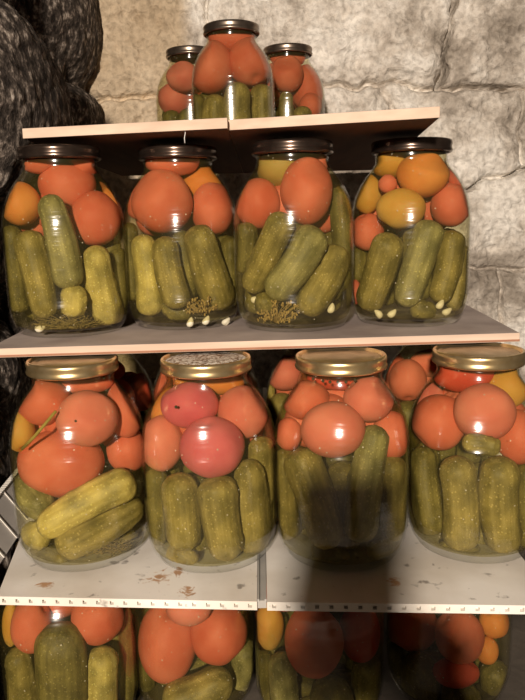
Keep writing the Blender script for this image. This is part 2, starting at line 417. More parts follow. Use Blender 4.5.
pt = [at_z(184.5, 121, Z1)]; fy = pt[0][1]-.0025
pt = [np.array([pt[0][0], fy+.008, Z1+.0008]), np.array([pt[0][0], fy, Z1+.0006])] + [at_y(px, py, fy) for px, py in ((184.6,127),(185.3,133),(184.4,138),(184.9,143))]
mb = MB(); mb.tube(pt, [.0005]*len(pt), 6)
tag(mb.build('thread', CLEARW, None, True), 'short white thread hanging over the front edge of the top shelf', 'thread')
def fluted_panel(px0, py0, px1, py1, yback, dl, dr_, label):
    """hollow white plastic sheet: two skins and the ribs between them, open at the front"""
    a = at_z(px0,py0,Z3); c = at_z(px1,py1,Z3)
    fl, fr = np.array(a[:2]), np.array(c[:2]); mb = MB()
    bl = np.array([fl[0]+dl*(yback-fl[1]), yback]); br = np.array([fr[0]+dr_*(yback-fr[1]), yback])
    def lay(f0, f1, z0, z1, back=1.0):
        A = fl+(fr-fl)*f0; B = fl+(fr-fl)*f1; Cc = bl+(br-bl)*f1; D = bl+(br-bl)*f0
        Cc = B+(Cc-B)*back; D = A+(D-A)*back
        mb.hexa([(*A,z0),(*B,z0),(*Cc,z0),(*D,z0),(*A,z1),(*B,z1),(*Cc,z1),(*D,z1)])
    lay(0,1,Z3-.0024,Z3); lay(0,1,Z3-TH3,Z3-TH3+.0024)
    w = np.linalg.norm(fr-fl); n = int(w/.0125)
    for k in range(n+1):
        c0 = k/n; h = .0046/w
        lay(max(0,c0-h), min(1,c0+h), Z3-TH3+.0024, Z3-.0024)
    n_ = np.array([-(fr-fl)[1], (fr-fl)[0]])/w*.005
    q = [(*(fl+n_),Z3-TH3+.002),(*(fr+n_),Z3-TH3+.002),(*(fr+n_*2),Z3-TH3+.002),(*(fl+n_*2),Z3-TH3+.002)]
    mb.hexa(q+[(x,y,Z3-.002) for x,y,z in q])
    o = mb.build('plastic_shelf', WHITEP)
    return tag(o, label, 'shelf', 'white fluted panels of the lower shelf')
fluted_panel(-3,596.4,257,601.6,1.40,-.16,.0,'left white fluted plastic panel with rust stains under the first two jars')
fluted_panel(267,602,560,606,1.40,.0,.0,'right white fluted plastic panel under the third and fourth jars')
a = at_z(257.6,602,Z3); c = at_z(266.4,602,Z3)
mb = MB(); mb.box(a[0], c[0], a[1]+.004, 1.40, Z3-TH3, Z3-.001); mb.box(a[0]-.0002, a[0]+.0016, a[1]+.002, 1.40, Z3-.001, Z3+.0014); mb.box(c[0]-.0016, c[0]+.0002, a[1]+.002, 1.40, Z3-.001, Z3+.0014)
tag(mb.build('joining_strip', STRIP), 'narrow grey channel strip between the two white shelf panels', 'strip')

# ------------------------------------------------------------------ jars
OUT = [(.0, .004), (.030,.004), (.046,.0012), (.051,.0), (.056,.002), (.0605,.009), (.0640,.019), (.0660,.0315), (.0668,.0325), (.0664,.034), (.0667,.06), (.0668,.09), (.0666,.1165), (.0672,.1178), (.0666,.119),
       (.0655,.130), (.0625,.144), (.0575,.157), (.0510,.168), (.0445,.1765), (.0412,.182), (.0402,.1865), (.0412,.1885), (.0405,.1905), (.0402,.198), (.0395,.2015)]
OUT = [(r*(1.028 if z < .15 and r > .05 else 1.028-.028*min(1,max(0,(z-.15)/.03)) if z >= .15 else 1.0), z) for r, z in OUT]
OR = np.array([p[0] for p in OUT[3:]]); OZ = np.array([p[1] for p in OUT[3:]])
def rout(z): return float(np.interp(z, OZ, OR))
gp = OUT + [(.0375,.2015), (.0372,.190), (.0378,.182), (.0418,.1755), (.0483,.166), (.0548,.1555), (.0598,.1425), (.0627,.129), (.0638,.117), (.0640,.09), (.0638,.04), (.0610,.020), (.0570,.0115), (.050,.0065), (.030,.0075), (.0,.0075)]
gp = gp[:len(OUT)] + [(max(0, min(rout(z)-.0014, r*1.07)) if z > .009 else r, z) for r, z in gp[len(OUT):]]
gv, gf = lathe(gp, 72)
GLME = mesh_obj('glass_body', gv, gf, GLASS); glass_me = GLME.data; bpy.data.objects.remove(GLME)
def rin(z):                                # room for the contents at height z
    return min(rout(z)-.0024, .050+(z-.0075)*4.0 if z < .0105 else 9)
zs = [.0090,.0115,.016,.02,.03,.04,.07,.09,.105,.117,.129,.1425,.1555,.166,.1755,.182,.188,.1945]
bp = [(0,.0088)] + [(rin(z)+.0007, z) for z in zs] + [(0,.1945)]
bv_, bf_ = lathe(bp, 56)
t_ = mesh_obj('brine', bv_, bf_, BRINE); brine_me = t_.data; bpy.data.objects.remove(t_)
lv, lf = lathe([(.0395,.2022),(.0408,.2022),(.0412,.1935),(.0440,.1925),(.0456,.1938),(.0460,.1955),(.0452,.1975),(.0449,.1995),(.0456,.2020),(.0455,.2045),(.0444,.2062),(.0428,.2066),(.0415,.2056),(.0410,.2040),(.0395,.2036)], 72, True)
t_ = mesh_obj('lid', lv, lf, None); lid_me = t_.data; bpy.data.objects.remove(t_)
dv, df = lathe([(0,.2024),(.0410,.2024),(.0413,.2036),(.0385,.2040),(.0340,.2036),(.0325,.2044),(.015,.2046),(0,.2046)], 56)
t_ = mesh_obj('lid_top', dv, df, None); top_me = t_.data; bpy.data.objects.remove(t_)
def with_mat(me, name, mt):
    m2 = me.copy(); m2.name = name; m2.materials.clear(); m2.materials.append(mt); return m2
LIDS = {k: (with_mat(lid_me, 'lid_'+k, a_), with_mat(top_me, 'lid_top_'+k, b_)) for k, a_, b_ in
        (('gold', GOLD, GOLDTOP), ('speck', GOLD, SPECK), ('dark', DARK, DARKTOP), ('grey', GREYLID, GREYLID))}

JARS = {}
def jar(key, X, Y, Z, lid, label, group, scale=1.0):
    r = bpy.data.objects.new('pickle_jar', None); r.empty_display_size = .05; C.objects.link(r)
    r.location = (X, Y, Z); r.scale = (scale,)*3; tag(r, label, 'jar', group)
    for nm, me in (('glass_body', glass_me), ('brine', brine_me)):
        c = bpy.data.objects.new(nm, me); C.objects.link(c); c.parent = r
    L_ = bpy.data.objects.new('lid', LIDS[lid][0]); C.objects.link(L_); L_.parent = r
    t = bpy.data.objects.new('lid_top', LIDS[lid][1]); C.objects.link(t); t.parent = L_
    if lid == 'speck': t['label'] = 'lid top speckled brown and white'
    JARS[key] = dict(c=np.array([X, Y, Z]), s=scale, items=[])
def by_px(pxl, pxr, py, z):            # axis from silhouette at mid height
    d = .1335*FPX/(pxr-pxl)
    p = at_depth((pxl+pxr)/2, py, d); return p[0], p[1]
G3, G2, G4, G1, GB = 'jars on the white shelf', 'jars on the middle shelf', 'jars in the bottom row', 'jars on the top shelf', 'jars at the back of the white shelf'
XY = {'E':(-.193,.697),'F':(-.057,.688),'G':(.078,.685),'H':(.218,.694),'A':(-.2225,.812),'B':(-.0935,.846),'C':(.0385,.812),'D':(.1755,.828)}
jar('A', *XY['A'], Z2, 'dark', 'jar of tomatoes and cucumbers leftmost on middle shelf, with one pale yellow cucumber', G2)
jar('B', *XY['B'], Z2, 'dark', 'dark-lidded jar second from left on middle shelf, one big red tomato at left', G2)
jar('C', *XY['C'], Z2, 'dark', 'dark-lidded jar third on middle shelf, slanted cucumbers above a brown dill head', G2)
jar('D', *XY['D'], Z2, 'dark', 'jar rightmost on middle shelf, mixing yellow, orange and red tomatoes', G2)
jar('E', *XY['E'], Z3, 'gold', 'gold-lidded jar leftmost on white shelf with cucumbers lying almost flat', G3)
jar('F', *XY['F'], Z3, 'speck', 'jar on white shelf with speckled lid and pink tomatoes', G3)
jar('G', *XY['G'], Z3, 'gold', 'gold-lidded jar third on white shelf, its lower half in shadow', G3)
jar('H', *XY['H'], Z3, 'gold', 'gold-lidded jar rightmost on white shelf, cut by the picture edge', G3)
for k, x0, x1, lb in (('I',6,133,'jar leftmost in bottom row with a wide dark green cucumber in front'),
                      ('J',133,257,'jar second in bottom row with two big red tomatoes touching'),
                      ('K',257,381,'shadowed jar third in bottom row with a yellow tomato at its left'),
                      ('L',385,508,'shadowed jar rightmost in bottom row with small round tomatoes at right')):
    p = by_px(x0, x1, 655, 0); st = 1.12 if k in 'IK' else 1.165; p = (p[0]*st, p[1]*st); jar(k, p[0], p[1], 0.0, 'gold', lb, G4, 1.12)
def top_jar(k, px, d, lb):
    p = at_depth(px, 75, d); jar(k, p[0], p[1], z1top(p[1]), 'grey', lb, G1)
top_jar('U', 232.6, 1.15, 'jar standing in front on the top shelf, tomatoes above upright cucumbers')
top_jar('V', 191.5, 1.30, 'jar at left behind the front jar on the top shelf')
top_jar('W', 288, 1.30, 'jar at right behind the front jar on the top shelf')
for k, px, lb in (('b0',99,'dim jar behind the leftmost jar on the white shelf'), ('b1',207,'dim jar behind the speckled-lid jar on the white shelf'),
                  ('b2',320,'back jar showing pink tomato between second and third white-shelf jars'), ('b3',436,'back jar showing tomatoes between third and fourth white-shelf jars')):
    p = at_y(px, 400, .845); jar(k, p[0], .845, Z3, 'gold', lb, GB)

# ------------------------------------------------------------------ contents
def seat(jr, px, py, r, side=1):
    """centre of a ball of radius r on the sight line, lying against the front glass inside the jar (or nearest the axis when it is off to the side)"""
    c, s = jr['c'], jr['s']; d = ray(px, py)
    best = None
    t0 = depth_of((c[0], c[1], c[2]+.1))
    for k in range(-34, 36):
        t = t0 + k*.002*s; p = CAM + d*t; zl = (p[2]-c[2])/s
        lim = rin(min(max(zl, .012), .186))*s - r*.93
        q = math.hypot(p[0]-c[0], p[1]-c[1])
        pen = max(0, q-max(lim, 0))
        sc = pen*6 + (k+40)*.0004
        if best is None or sc < best[0]: best = (sc, t)
    return best[1]
def clash(a, bs):
    m_ = 0
    for ca, ra in a:
        for cb, rb in bs:
            d = math.dist(ca, cb); m_ = max(m_, (ra+rb-d)/min(ra, rb))
    return m_
def wall_pen(jr, sph):
    c, s = jr['c'], jr['s']; w = 0
    for p, r in sph:
        zl = (p[2]-c[2])/s; lim = rin(min(max(zl, .012), .186))*s
        w = max(w, (math.hypot(p[0]-c[0], p[1]-c[1]) + r - lim)/r)
    return w
def push(jr, make, lim=99):
    """move an item back along the sight line until it rests behind those already packed"""
    others = [s for it in jr['items'] for s in it]
    best = None
    for k in range(0, 46):
        dt = k*.002; sph = make(dt); cl = max(0, clash(sph, others)-.24) if others else 0
        wp = max(0, wall_pen(jr, sph)-.22)
        sc = cl*1.0 + wp*.9 + k*.005
        if best is None or sc < best[0]: best = (sc, dt, sph)
    jr['score'] = best[0]-best[1]*2.5
    if jr['score'] > lim: return None
    jr['items'].append(best[2]); return best[1]
def clampv(jr, P):
    c, s = jr['c'], jr['s']; out = []
    for p in P:
        x, y, z = p; zl = min(max((z-c[2])/s, .0095), .1935); z = c[2]+zl*s
        lim = (rin(zl)-.0004)*s; dx, dy = x-c[0], y-c[1]; q = math.hypot(dx, dy)
        if q > lim: x, y = c[0]+dx*lim/q, c[1]+dy*lim/q
        out.append((x, y, z))
    return out
SV, SF = sphere(36, 24)
CNT = [0]
def tomato(key, col, px, py, rx, ry, label, t=None):
    jr = JARS[key]; CNT[0] += 1; sd = CNT[0]*7.31
    t0 = depth_of((jr['c'][0], jr['c'][1], jr['c'][2]+.1)); rr = (rx+ry)/2*t0/FPX
    tf = t if t else seat(jr, px, py, min(rr, min(rx,ry)*1.15*t0/FPX))
    n = 3 if max(rx,ry)/min(rx,ry) > 1.25 else 1
    def make(dt):
        t = tf+dt; k_ = t/FPX
        if n == 1: return [(tuple(at_depth(px,py,t)), (rx+ry)/2*k_)]
        mn = min(rx, ry); e = max(rx, ry)-mn
        return [(tuple(at_depth(px+(q*e if rx > ry else 0), py+(q*e if ry > rx else 0), t)), mn*k_) for q in (-1,0,1)]
    dt = push(jr, make, .95 if t else 99)
    if dt is None: return None
    t = tf+dt; k_ = t/FPX
    ctr = at_depth(px, py, t); ax = RT*rx*k_; az = UP*ry*k_; ay = FW*min((rx+ry)/2, 1.1*min(rx,ry))*k_
    # stem axis tilts a little; shallow lobes and a dimple like a real tomato
    ta = random.uniform(0, 6.28); tv = Vector((math.cos(ta)*.8, math.sin(ta)*.35, .75 if random.random() < .6 else -.75)).normalized()
    lob = random.choice((4,5,6)); la = random.uniform(0, 6)
    P = []
    for u in SV:
        w = Vector(u); c_ = w.dot(tv); az_ = math.atan2(w.dot(tv.orthogonal().cross(tv)), w.dot(tv.orthogonal()))
        f_ = 1 + .018*math.cos(lob*az_+la)*(1-c_*c_) + .03*noise.noise(w*1.6+Vector((sd,0,0))) - .16*math.exp(-((1-c_)/.035))
        P.append(ctr + (ax*u[0] + ay*u[1] + az*u[2])*f_)
    P = clampv(jr, P); org = Vector(ctr)
    o = mesh_obj('tomato', [Vector(p)-org for p in P], SF, TM[col], None, True, org)
    tag(o, label, 'tomato', 'tomatoes in ' + JN[key]); return o
def cuc(key, col, x1, y1, x2, y2, hw, label, t=None):
    jr = JARS[key]; CNT[0] += 1; rng = random.Random(CNT[0])
    t0 = depth_of((jr['c'][0], jr['c'][1], jr['c'][2]+.08)); ln = math.hypot(x2-x1, y2-y1)
    ux, uy = (x2-x1)/ln, (y2-y1)/ln; ins = min(hw, ln*.45)
    A = (x1+ux*ins, y1+uy*ins); B = (x2-ux*ins, y2-uy*ins); r0 = hw*t0/FPX
    ta, tb = t if t else (seat(jr, *A, r0*.95), seat(jr, *B, r0*.95))
    bend = rng.uniform(-.16,.16)*min(1, ln/(4*hw)); tap = rng.uniform(-.13,.13); bul = rng.uniform(.02,.10)
    M = 7
    def path(dt, s):
        q = s; bx = bend*hw*4*q*(1-q)
        return at_depth(A[0]+(B[0]-A[0])*q - uy*bx, A[1]+(B[1]-A[1])*q + ux*bx, ta+(tb-ta)*q+dt)
    def make(dt): return [(tuple(path(dt, k/(M-1))), hw*(ta+dt)/FPX*(.95 if 0 < k < M-1 else .9)) for k in range(M)]
    dt = push(jr, make, .95 if t else 99)
    if dt is None: return None
    r = hw*((ta+tb)/2+dt)/FPX
    a_, b_ = path(dt, 0), path(dt, 1)
    pts = []; rad = []
    NR = 30; ext = r*.95
    d = (b_-a_); L_ = np.linalg.norm(d)
    if L_ < 1e-5: d = np.array([0,0,1.0]); L_ = 1e-5
    dn = d/L_; tot = L_+2*ext
    for i in range(NR+1):
        s_ = .5-.5*math.cos(math.pi*i/NR); s_ = .55*s_+.45*i/NR
        u = s_*tot-ext
        if u < 0: p = a_+dn*u; k_ = -u/ext
        elif u > L_: p = b_+dn*(u-L_); k_ = (u-L_)/ext
        else: p = path(dt, u/L_); k_ = 0
        pts.append(p); rad.append(r*max(.06, (1-min(1,k_)**2.3)**.5)*(1+tap*(s_-.5)*2-bul*abs(s_-.5)*2+bul*.4+.02*math.sin(s_*7+tap*40)))
    seg = 30; V, F = tube(pts, rad, seg)
    # warts in loose rows and faint ribs
    warts = [(rng.uniform(0,2*math.pi), rng.uniform(.05,.95)) for _ in range(int(26+tot*500))]
    ctr = Vector(tuple((a_+b_)/2)); zax = Vector(tuple(dn)); xax = zax.orthogonal().normalized(); yax = zax.cross(xax)
    V2 = []
    for i in range(NR+1):
        for k in range(seg):
            p = np.array(V[i*seg+k]); n_ = p-pts[i]; q = np.linalg.norm(n_); n_ = n_/max(q,1e-6)
            an = 2*math.pi*k/seg; g = .025*r*math.cos(9*an)
            for wa, ws in warts:
                dA = (an-wa+math.pi) % (2*math.pi)-math.pi
                if abs(dA) < .3:
                    dS = (i/NR-ws)*tot
                    if abs(dS) < .005: g += .0011*math.exp(-((dA*r)**2+dS**2)/(.0018**2))
            V2.append(p+n_*g*min(1, q/r*1.5))
    P = clampv(jr, V2)
    # object space z runs along the fruit
    Mx = Matrix((xax, yax, zax)); P = [Mx @ (Vector(p)-ctr) for p in P]
    o = mesh_obj('cucumber', P, F, CM[col], None, True, ctr); o.rotation_euler = Mx.transposed().to_euler()
    tag(o, label, 'cucumber', 'cucumbers in ' + JN[key]); return o

ORD = ('first','second','third','fourth')
JN = {}
for i, k in enumerate('ABCD'): JN[k] = ORD[i]+' jar on middle shelf'
for i, k in enumerate('EFGH'): JN[k] = ORD[i]+' jar on white shelf'
for i, k in enumerate('IJKL'): JN[k] = ORD[i]+' jar in bottom row'
JN.update(U='front jar on top shelf', V='left rear jar on top shelf', W='right rear jar on top shelf', b0='back jar behind first white-shelf jar',
          b1='back jar behind speckled-lid jar', b2='back jar behind third white-shelf jar', b3='back jar behind fourth white-shelf jar')
ITEMS = '''
A C k 49 194 71 288 14|grey-green cucumber upright at the middle front
A C p 93 245 111 326 14|pale yellow cucumber at lower right
A C p 74 284 73 317 12|short pale cucumber end low at the centre
A T R 95 219 24 26|red tomato at the right front above the pale cucumber
A T R 67 184 27 23|big red tomato, highest on the front
A T O 21 204 19 21|orange tomato against the left side
A C g 27 230 48 318 14|olive cucumber left of the upright grey-green one
A T R 38 161 19 12|red tomato in the neck at left
A T O 113 202 12 19|orange tomato at upper right, behind the red one
A C d 11 225 21 312 10|dark cucumber along the left wall
A C d 117 248 122 312 10|dark cucumber along the right wall
A C d 78 225 84 300 14|dark cucumber at the back of the middle
A T R 84 163 16 12|red tomato in the neck at right
B T R 163 202 29 30|largest red tomato, at left front
B T R 212 209 21 25|red tomato at right front
B T O 203 184 20 17|orange-yellow tomato behind the right red one
B T R 172 161 27 14|red tomato filling the neck
B T R 137 197 12 21|dull red tomato at the far left, half hidden
B C g 195 225 222 309 16|widest olive cucumber, slanting at right
B C g 163 236 179 308 13|olive cucumber upright at the centre
B C p 143 234 152 315 12|yellowish cucumber at left front
B C d 229 236 233 305 10|dark cucumber along the right wall
B C d 130 222 135 300 9|dark cucumber along the left wall
B C d 160 300 190 318 9|dark cucumber piece lying on the bottom
B C d 182 230 186 300 12|dark cucumber hidden behind the middle two
C T R 259 204 22 24|round red tomato at left front
C T R 306 191 25 32|tall red tomato at right front
C T V 282 167 25 20|yellow-olive tomato at the top
C T R 317 162 13 12|small red tomato in the neck at right
C C g 286 213 250 292 13|olive cucumber leaning at left
C C k 319 228 271 298 16|warty cucumber leaning across the middle
C C g 341 246 304 314 15|olive cucumber leaning at lower right
C C d 338 186 346 268 11|dark cucumber standing high along the right wall
C C d 249 222 243 272 10|dark cucumber along the left wall
C C d 325 300 345 265 10|dark cucumber low at the right wall
C C d 262 292 268 312 9|dark cucumber stub behind the dill head
C C d 300 222 296 300 14|dark cucumber hidden behind the leaning ones
D T O 423 175 25 21|big bright orange tomato at the top
D T Y 401 209 24 19|amber tomato at the middle front
D T R 450 205 19 21|red tomato at the right side
D T Y 368 194 14 19|yellow tomato at upper left
D T Y 390 162 18 15|yellow-orange tomato at top left by the neck
D T R 388 184 9 9|tiny orange-red tomato between the larger ones
D T R 368 232 16 18|small bright red tomato on the left side
D T R 459 174 13 15|red tomato at top right, behind the orange one
D T R 356 292 6 12|red tomato low on the left edge
D C g 392 233 367 310 15|spotted yellow-green cucumber leaning at left
D C k 432 220 404 306 14|grey-green cucumber leaning at the centre
D C g 454 230 438 302 12|olive cucumber right of the centre one
D C g 463 245 452 310 9|olive cucumber along the right wall
D C d 359 246 358 282 9|dark cucumber on the left edge, between two red tomatoes
D C d 410 306 436 312 9|dark cucumber piece lying on the bottom
D C d 414 225 420 300 13|dark cucumber hidden behind the centre
E T P 87 418 29 27|pinkish tomato at the centre with a dark speck
E C p 39 531 134 476 16|long cucumber with a pale end lying across the middle
E T R 62 462 41 33|largest red tomato, low at left front
E T R 45 402 25 22|red tomato at upper left
E T R 126 408 20 29|tall red tomato at upper right
E T R 127 450 20 21|red tomato at right, low
E T R 78 381 34 14|red tomato in the neck
E T Y 21 432 14 19|small yellow tomato at the left side
E C g 58 550 142 500 16|olive cucumber lying beneath the long pale-ended one
E C k 18 475 50 515 15|grey-green cucumber at the left side
E C p 24 527 50 541 12|stubby pale cucumber at lower left
E C g 70 558 138 535 12|olive cucumber lying on the bottom
E C d 65 490 120 470 16|dark cucumber behind the largest tomato
E C d 30 552 72 560 9|dark cucumber low at the left, on the bottom
F T M 212 447 31 29|largest pink tomato, at the centre front
F C g 215 475 228 560 18|widest olive cucumber, at the centre front
F T M 190 405 28 22|magenta tomato at upper left
F T P 242 412 24 25|pink tomato at upper right
F T P 163 443 21 27|salmon tomato at the left side
F T O 164 406 16 20|orange tomato at top left
F T O 210 381 34 14|orange tomato in the neck
F C g 179 472 186 550 17|olive cucumber at left front
F C g 248 458 253 547 16|olive cucumber at right front
F C d 156 468 160 540 11|dark cucumber along the left wall
F C g 260 436 264 500 12|olive cucumber standing high at the right wall
F C d 266 480 266 540 9|dark cucumber low along the right wall
F C d 196 475 200 545 13|dark cucumber hidden behind the front ones
F C g 168 548 198 562 9|olive cucumber piece on the bottom at left
F C g 226 556 254 548 8|olive cucumber piece on the bottom at right
G T P 333 429 31 27|largest pinkish tomato, at the centre front
G C k 375 424 357 536 16|tall pointed cucumber rising among the tomatoes at right
G T R 307 400 23 19|red tomato at upper left
G T P 368 399 24 22|pink-red tomato at upper right
G T R 290 434 13 16|small oval red tomato at the left side
G T R 390 435 19 23|red-orange tomato at the right side
G T D 341 378 33 12|deep red tomato in the neck
G C g 298 448 332 543 18|ribbed olive cucumber slanting at left
G C g 390 455 394 536 14|yellow-green cucumber at the right side
G C g 342 460 346 546 15|olive cucumber behind the middle
G C g 285 448 289 534 13|olive cucumber along the left wall
G C d 312 548 350 560 11|dark cucumber lying on the bottom
G C d 366 552 392 544 9|dark cucumber piece on the bottom at right
H T P 484 412 29 27|glossy pink tomato at the centre front
H T R 440 422 26 27|red tomato at left front
H T D 464 372 30 20|deep red tomato at the top
H T Y 508 386 22 20|yellow-orange tomato at top right
H T R 517 437 23 26|red tomato at the right side
H T P 427 400 19 18|pink tomato at upper left, behind the red one
H C g 457 455 462 545 17|bumpy olive cucumber at left front
H C g 498 455 503 548 18|olive cucumber with a pale stripe at right front
H C d 423 445 433 530 14|dark cucumber along the left wall
H C d 526 462 528 545 13|dark cucumber along the right wall
H C d 478 462 482 545 13|dark cucumber hidden between the two in front
H C g 462 441 500 447 9|cucumber lying flat right under the tomatoes
H C d 440 546 480 556 9|dark cucumber piece lying on the bottom
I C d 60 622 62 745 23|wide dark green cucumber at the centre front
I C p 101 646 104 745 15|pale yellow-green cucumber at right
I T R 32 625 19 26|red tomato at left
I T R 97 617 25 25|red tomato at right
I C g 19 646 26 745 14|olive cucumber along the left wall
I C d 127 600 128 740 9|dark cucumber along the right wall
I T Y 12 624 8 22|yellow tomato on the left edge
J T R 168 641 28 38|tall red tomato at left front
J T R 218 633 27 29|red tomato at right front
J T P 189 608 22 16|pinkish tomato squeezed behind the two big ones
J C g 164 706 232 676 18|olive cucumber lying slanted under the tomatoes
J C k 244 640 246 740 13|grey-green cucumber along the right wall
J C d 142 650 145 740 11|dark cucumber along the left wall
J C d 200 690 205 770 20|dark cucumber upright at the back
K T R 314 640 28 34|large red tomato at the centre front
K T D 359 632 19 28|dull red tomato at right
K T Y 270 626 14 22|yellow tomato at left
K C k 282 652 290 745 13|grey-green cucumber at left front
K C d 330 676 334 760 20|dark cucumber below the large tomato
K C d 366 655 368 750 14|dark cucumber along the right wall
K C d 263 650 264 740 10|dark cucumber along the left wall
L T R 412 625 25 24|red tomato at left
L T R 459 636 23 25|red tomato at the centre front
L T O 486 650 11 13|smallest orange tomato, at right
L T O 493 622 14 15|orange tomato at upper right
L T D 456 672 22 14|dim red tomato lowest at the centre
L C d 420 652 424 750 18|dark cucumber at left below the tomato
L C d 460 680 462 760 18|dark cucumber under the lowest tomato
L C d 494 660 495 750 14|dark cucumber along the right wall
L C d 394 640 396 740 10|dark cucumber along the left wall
U T R 211 67 22 25|red tomato at left front
U T R 250 62 22 22|red tomato at right front
U T R 231 38 24 14|red tomato in the neck
U T R 267 70 9 18|red tomato at the far right edge
U C g 237 82 239 150 13|olive cucumber upright at the centre
U C g 261 84 262 150 11|olive cucumber upright at right
U C g 215 94 217 150 12|olive cucumber upright left of the centre one
U C d 197 94 199 150 9|dark cucumber along the left wall
U T D 229 86 12 12|deep red tomato behind, between the front two
U C d 250 92 251 150 10|dark cucumber in the gap between the right two
V T P 184 77 17 14|small red tomato under the lid
V T P 175 99 16 15|round red tomato at left
V T R 198 92 14 16|red tomato hidden by the front jar
V C d 172 110 173 150 8|dark cucumber end at left
V C d 190 108 191 150 10|dark cucumber end beside the front jar
W T R 287 74 16 17|red tomato at the centre
W T R 307 88 17 21|red tomato at right
W T R 288 58 17 9|red tomato in the neck
W T R 310 106 11 12|red tomato low at right
W C g 286 91 287 150 7|olive cucumber standing at left
W C g 302 106 303 150 9|olive cucumber stub at the centre
W T R 274 82 13 18|red tomato hidden by the front jar
b0 T D 140 392 15 18|dim red tomato at its right side
b0 T R 110 400 24 22|dim red tomato hidden by the front jar
b1 T R 160 385 12 18|dim red tomato at its left shoulder
b1 T R 196 396 24 20|dim red tomato hidden by the front jar
b2 T P 285 373 18 17|pink tomato at its left shoulder
b2 T R 318 385 20 20|red tomato hidden by the front jar
b2 C p 269 384 272 420 5|pale cucumber end at its left edge
b2 C g 282 392 284 440 12|olive cucumber under the pink tomato
b3 T R 408 380 18 20|red tomato at its front
b3 T R 394 372 14 18|red tomato at its left shoulder
b3 T R 426 370 18 16|red tomato under its lid
b3 C d 408 400 410 450 14|dark cucumber under its tomatoes
'''
def project(p):
    d = np.array(p)-CAM; z = d@FW; return 262.5+FPX*(d@RT)/z, 350-FPX*(d@UP)/z, z
AXPX = {k: project(j['c']+np.array([0,0,.1]))[0] for k, j in JARS.items()}
for ln in ITEMS.strip().split('\n'):
    head, desc = ln.split('|'); k, ty, col, *nums = head.split(); nums = [float(x) for x in nums]
    lab = desc + ', ' + JN[k]
    if len(lab.split()) > 16: print('LONG', len(lab.split()), lab)
    ax_ = AXPX[k]
    if ty == 'T':
        x, y, rx, ry = nums; tomato(k, col, ax_+(x-ax_)*1.02, y, rx*1.05, ry*1.05, lab)
    else:
        x1, y1, x2, y2, hw = nums; cuc(k, col, ax_+(x1-ax_)*1.02, y1, ax_+(x2-ax_)*1.02, y2+(6 if k in 'FGH' and y2 < 550 and y2-y1 > 50 else 1.5), hw*1.07, lab)

# what is packed at the back of each jar
for k in [*'ABCDEFGHUVWIJKL', 'b0', 'b1', 'b2', 'b3']:
    c, s_ = JARS[k]['c'], JARS[k]['s']
    for x, y, z, rx, ry in ((0,.004,.160,.034,.018),(-.034,.018,.130,.024,.025),(.034,.018,.130,.024,.025),(0,.036,.122,.025,.024),(-.012,.012,.138,.026,.024)):
        px, py, d = project(c+np.array([x,y,z])*s_)
        tomato(k, 'R', px, py, rx*s_/d*FPX, ry*s_/d*FPX, 'dim red tomato packed at the back, '+JN[k], d)
    if k in 'EFGHIJKL':
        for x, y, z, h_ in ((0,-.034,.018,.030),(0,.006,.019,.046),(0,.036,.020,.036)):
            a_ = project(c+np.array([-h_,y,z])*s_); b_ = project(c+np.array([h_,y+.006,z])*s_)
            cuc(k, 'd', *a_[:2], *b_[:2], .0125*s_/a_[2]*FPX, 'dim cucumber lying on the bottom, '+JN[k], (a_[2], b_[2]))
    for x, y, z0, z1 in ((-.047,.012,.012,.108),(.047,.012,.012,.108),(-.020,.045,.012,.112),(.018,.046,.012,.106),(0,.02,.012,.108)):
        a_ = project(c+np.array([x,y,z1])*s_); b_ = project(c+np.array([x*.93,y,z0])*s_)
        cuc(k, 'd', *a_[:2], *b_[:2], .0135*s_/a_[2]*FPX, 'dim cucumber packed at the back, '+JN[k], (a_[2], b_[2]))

# small things against the glass
def on_glass(key, px, py, r):
    jr = JARS[key]; t = seat(jr, px, py, r); p = at_depth(px, py, t)
    c, s = jr['c'], jr['s']; zl = min(max((p[2]-c[2])/s, .012), .186); lim = (rin(zl))*s - r
    dx, dy = p[0]-c[0], p[1]-c[1]; q = math.hypot(dx, dy)
    if q > lim: p = np.array([c[0]+dx*lim/q, c[1]+dy*lim/q, p[2]])
    return p
def garlic(key, px, py, ang, label, r=.0052):
    p = on_glass(key, px, py, r); v, f = sphere(20, 14); P = []
    for a_, b_, c_ in v:
        w = (1-.32*c_)*(1+.0)
        P.append((a_*r*.72*w + .15*r*(1-c_*c_), b_*r*.62*w, c_*r*1.15))
    o = mesh_obj('garlic_clove', P, f, GARLIC, None, True, p); o.rotation_euler = (0, math.radians(ang), 0)
    tag(o, label + ', ' + JN[key], 'garlic', 'garlic cloves in ' + JN[key])
for g in (('A',40,328,80,'pale garlic clove at the bottom left'), ('B',190,322,20,'garlic clove left of the other two at the bottom'), ('B',206,320,35,'middle one of three garlic cloves at the bottom'),
          ('B',226,321,50,'garlic clove at the bottom right'), ('C',331,308,20,'white garlic clove at lower right'), ('C',256,299,80,'garlic clove at lower left'),
          ('D',378,314,-40,'garlic clove lowest at left'), ('D',392,313,50,'garlic clove right of the lowest left one'), ('D',440,304,35,'larger garlic clove at lower right'), ('D',447,311,60,'garlic clove below the larger one at right')):
    garlic(*g)
def pepper(key, px, py, label, r=.0016):
    p = on_glass(key, px, py, r+.0002); v, f = sphere(12, 8)
    o = mesh_obj('peppercorn', [(Vector(q)*r*(1+.12*noise.noise(Vector(q)*4+Vector(p)*50))) for q in v], f, PEPPER, None, True, p)
    tag(o, label + ', ' + JN[key], 'peppercorn', 'peppercorns in ' + JN[key])
